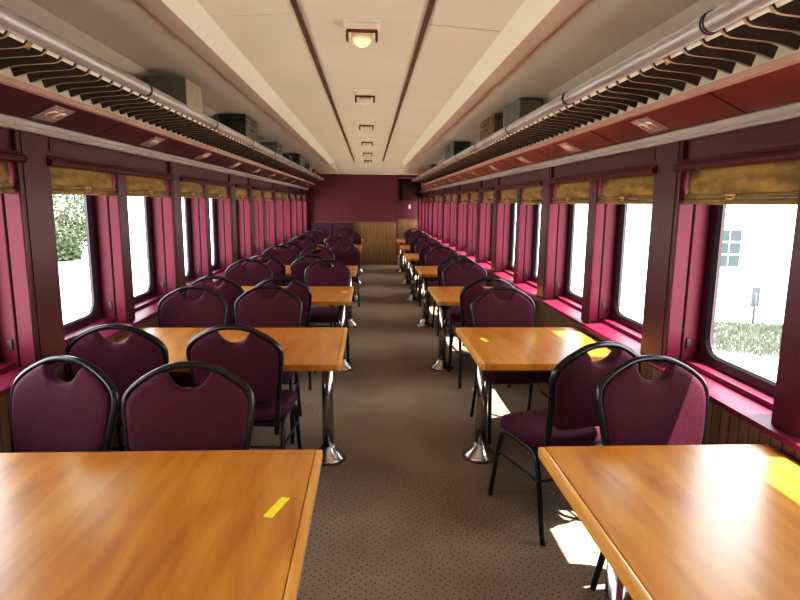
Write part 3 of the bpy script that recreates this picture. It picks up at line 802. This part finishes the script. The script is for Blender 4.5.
case('suitcase', 'brown suitcase at the far end of the left rack', 'suitcase', -1.48, -1.24, 13.4, 13.95, ZR, .16, 'casebrown', 'casetan')
case('storage_box', 'big grey green box on the right rack, turned slightly', 'box', 1.185, 1.39, 4.84, 5.25, ZR, .262, 'casegrey', 'casegrey', rz=R_(6), lid=False, handle=False)
case('suitcase', 'brown leather suitcase with brass clasps on the right rack behind the grey box', 'suitcase', 1.17, 1.39, 5.62, 6.35, ZR, .262, 'casebrown', 'casebrown')
case('suitcase', 'flat brown case on the right rack underneath the green suitcase', 'suitcase', 1.16, 1.39, 8.2, 9.35, ZR, .09, 'casebrown', 'caseolive', lid=False)
case('suitcase', 'dark green suitcase lying on a flat brown case on the right rack', 'suitcase', 1.16, 1.39, 8.25, 9.2, ZR+.091, .180, 'casedark', 'caseolive')
case('small_bag', 'low black bag on the right rack near its far end', 'bag', 1.16, 1.40, 11.2, 11.6, ZR, .15, 'casedark', 'casedark', lid=False)
case('suitcase', 'orange tan suitcase at the far end of the right rack', 'suitcase', 1.15, 1.39, 13.4, 13.98, ZR, .19, 'casetan', 'casetan')

# ------------------------------------------------------------------ outside
b = B(); box(b, -60, 60, -30, 90, -1.5, -1.3)
g = struct('ground', b, 'ground', 'pale gravel ground outside the windows', 'ground')
b = B()
rnd = random.Random(3)
for k in range(7000):
    a = rnd.uniform(0, 2*PI); q = math.sqrt(rnd.random())
    x, y = 8.9+2.3*q*math.cos(a), 12.2+1.7*q*math.sin(a)
    h = rnd.uniform(.05, .15); w = .02; r2 = rnd.uniform(0, PI)
    p = [(x-w*math.cos(r2), y-w*math.sin(r2), -1.3), (x+w*math.cos(r2), y+w*math.sin(r2), -1.3), (x+rnd.uniform(-.06, .06), y+rnd.uniform(-.06, .06), -1.3+h)]
    b.faces.new([b.verts.new(v) for v in p])
tag(obj('grass_patch', b, 'grassy', recalc=False), 'green grass patch on the ground outside the nearest right window', 'grass', kind='stuff')
t = thing('building', 'white building with a bluish window outside the right windows', 'building', (14.5, 17.0, -1.3))
b = B(); box(b, -6, 7, 0, 10, 0, 6.0); obj('wall', b, 'render', t)
b = B(); prism(b, [(-6.3, 6.0), (.5, 8.0), (7.3, 6.0)], -.3, 10.3); obj('roof', b, 'casegrey', t)
for zz in (1.08, 4.2):
    b = B(); box(b, -4.1, -3.3, -.03, 0, zz, zz+1.2); w_ = obj('window', b, 'render', t)
    b = B()
    for i in range(2):
        for j in range(3): box(b, -4.05+i*.37, -3.72+i*.37, -.05, -.031, zz+.05+j*.38, zz+.38+j*.38)
    obj('pane', b, 'bluepane', w_)
t = thing('sign_post', 'small blue sign on a post outside the nearest right window', 'sign', (9.6, 13.8, -1.3))
b = B(); tube(b, [(0, 0, 0), (0, 0, .8)], .03, 8); obj('pole', b, 'signblue', t)
b = B(); box(b, -.10, .10, -.02, .02, .45, .95, 0, .005); obj('sign_board', b, 'signblue', t)
def tree(x, y, r, h, label):
    t = thing('tree', label, 'tree', (x, y, -1.3), 0, 'trees outside the left windows')
    b = B(); tube(b, [(0, 0, 0), (.1, 0, h*.5), (0, .1, h*.8)], [.16, .12, .05], 8); obj('trunk', b, 'bark', t)
    b = B(); rn = random.Random(int(x*7+y*13))
    for k in range(13):
        a = rn.uniform(0, 2*PI); q = rn.uniform(0, r*.75); rr = rn.uniform(r*.28, r*.5)
        c = Vector((q*math.cos(a), q*math.sin(a), max(rr*.7, rn.uniform(h*.1, h*.9))))
        for j in range(420):
            d = Vector((rn.gauss(0, 1), rn.gauss(0, 1), rn.gauss(0, 1))).normalized()*rr*rn.uniform(.55, 1.08)
            p = c + d; e1 = Vector((rn.uniform(-1, 1), rn.uniform(-1, 1), rn.uniform(-1, 1)))*.16; e2 = Vector((rn.uniform(-1, 1), rn.uniform(-1, 1), rn.uniform(-1, 1)))*.16
            b.faces.new([b.verts.new(p-e1*.5), b.verts.new(p+e2*.5), b.verts.new(p+e1*.5), b.verts.new(p-e2*.5)])
    obj('foliage', b, 'leaf', t, recalc=False)
for i, (x, y, r, h) in enumerate([(-17.5, 34, 2.6, 3.8), (-25, 43, 3.4, 6.5), (-14.6, 29.0, 1.0, 1.3), (-24, 52, 4, 6.5)]):
    tree(x, y, r, h, ['broad pale green tree seen through the second left window', 'tall pale green tree behind the broad one outside the left windows', 'low green bush outside the left windows', 'farthest pale tree outside the left windows'][i])

# ------------------------------------------------------------------ light
w = bpy.data.worlds.new('sky'); C.world = w; w.use_nodes = True
t = w.node_tree; bg = t.nodes['Background']
tc = t.nodes.new('ShaderNodeTexCoord'); sp = t.nodes.new('ShaderNodeSeparateXYZ'); t.links.new(tc.outputs['Generated'], sp.inputs['Vector'])
r = t.nodes.new('ShaderNodeValToRGB'); r.color_ramp.elements[0].position = 0.0; r.color_ramp.elements[0].color = (1.0, 0.97, 0.93, 1)
r.color_ramp.elements[1].position = 0.9; r.color_ramp.elements[1].color = (0.72, 0.84, 1.0, 1)
t.links.new(sp.outputs['Z'], r.inputs['Fac']); t.links.new(r.outputs['Color'], bg.inputs['Color'])
bg.inputs['Strength'].default_value = 11.0
def light(kind, name, loc, energy, **k):
    d = bpy.data.lights.new(name, kind); d.energy = energy
    for a, v in k.items(): setattr(d, a, v)
    o = bpy.data.objects.new(name, d); COL.objects.link(o); o.location = loc; return o
sun = light('SUN', 'sun', (5, -2, 12), 30.0, angle=R_(0.6), color=(1.0, .93, .80))
sun.rotation_euler = Vector((-1, .15, -2.15)).to_track_quat('-Z', 'Y').to_euler()
for s in (1, -1):
    p = light('AREA', 'window_portal', ((XR+.30) if s > 0 else (XL-.30), 8.0, 1.3), 1.0, shape='RECTANGLE', size=18.5, size_y=1.3)
    p.rotation_euler = (Vector((-s, 0, 0))).to_track_quat('-Z', 'Z').to_euler()
    p.data.cycles.is_portal = True
    p.rotation_euler = Matrix(((0, 0, s), (1, 0, 0), (0, s*1.0, 0))).to_euler() if False else p.rotation_euler

# ------------------------------------------------------------------ camera
F_PX = 580.0; roll = R_(0.6)
x0 = -30*math.cos(roll) - 97*math.sin(roll); y0 = 30*math.sin(roll) - 97*math.cos(roll)
th = math.atan(-y0/F_PX); ps = math.atan(-x0/F_PX*math.cos(th))
Rr = Vector((math.cos(ps), -math.sin(ps), 0)); Ff = Vector((math.sin(ps)*math.cos(th), math.cos(ps)*math.cos(th), -math.sin(th)))
Uu = Vector((math.sin(ps)*math.sin(th), math.cos(ps)*math.sin(th), math.cos(th)))
# image turned clockwise by roll -> camera turned anticlockwise
R2 = Rr*math.cos(roll) + Uu*math.sin(roll); U2 = -Rr*math.sin(roll) + Uu*math.cos(roll)
cam = bpy.data.cameras.new('camera'); co = bpy.data.objects.new('camera', cam); COL.objects.link(co)
mt = Matrix((R2, U2, -Ff)).transposed().to_4x4(); mt.translation = Vector((0, 0, 1.61)); co.matrix_world = mt
cam.sensor_width = 36; cam.lens = F_PX/800*36; cam.clip_start = .05
C.camera = co
C.view_settings.view_transform = 'Standard'
C.view_settings.look = 'None'
C.view_settings.exposure = 0.0
C.view_settings.use_curve_mapping = True
cm = C.view_settings.curve_mapping; cu = cm.curves[3]
cu.points[0].location = (0, 0); cu.points[1].location = (1, 1)
for px_, py_ in ((.04, .027), (.14, .118), (.40, .41)): cu.points.new(px_, py_)
cm.update()
C.cycles.max_bounces = 10; C.cycles.diffuse_bounces = 6; C.cycles.use_denoising = True
C.cycles.sample_clamp_indirect = 8.0
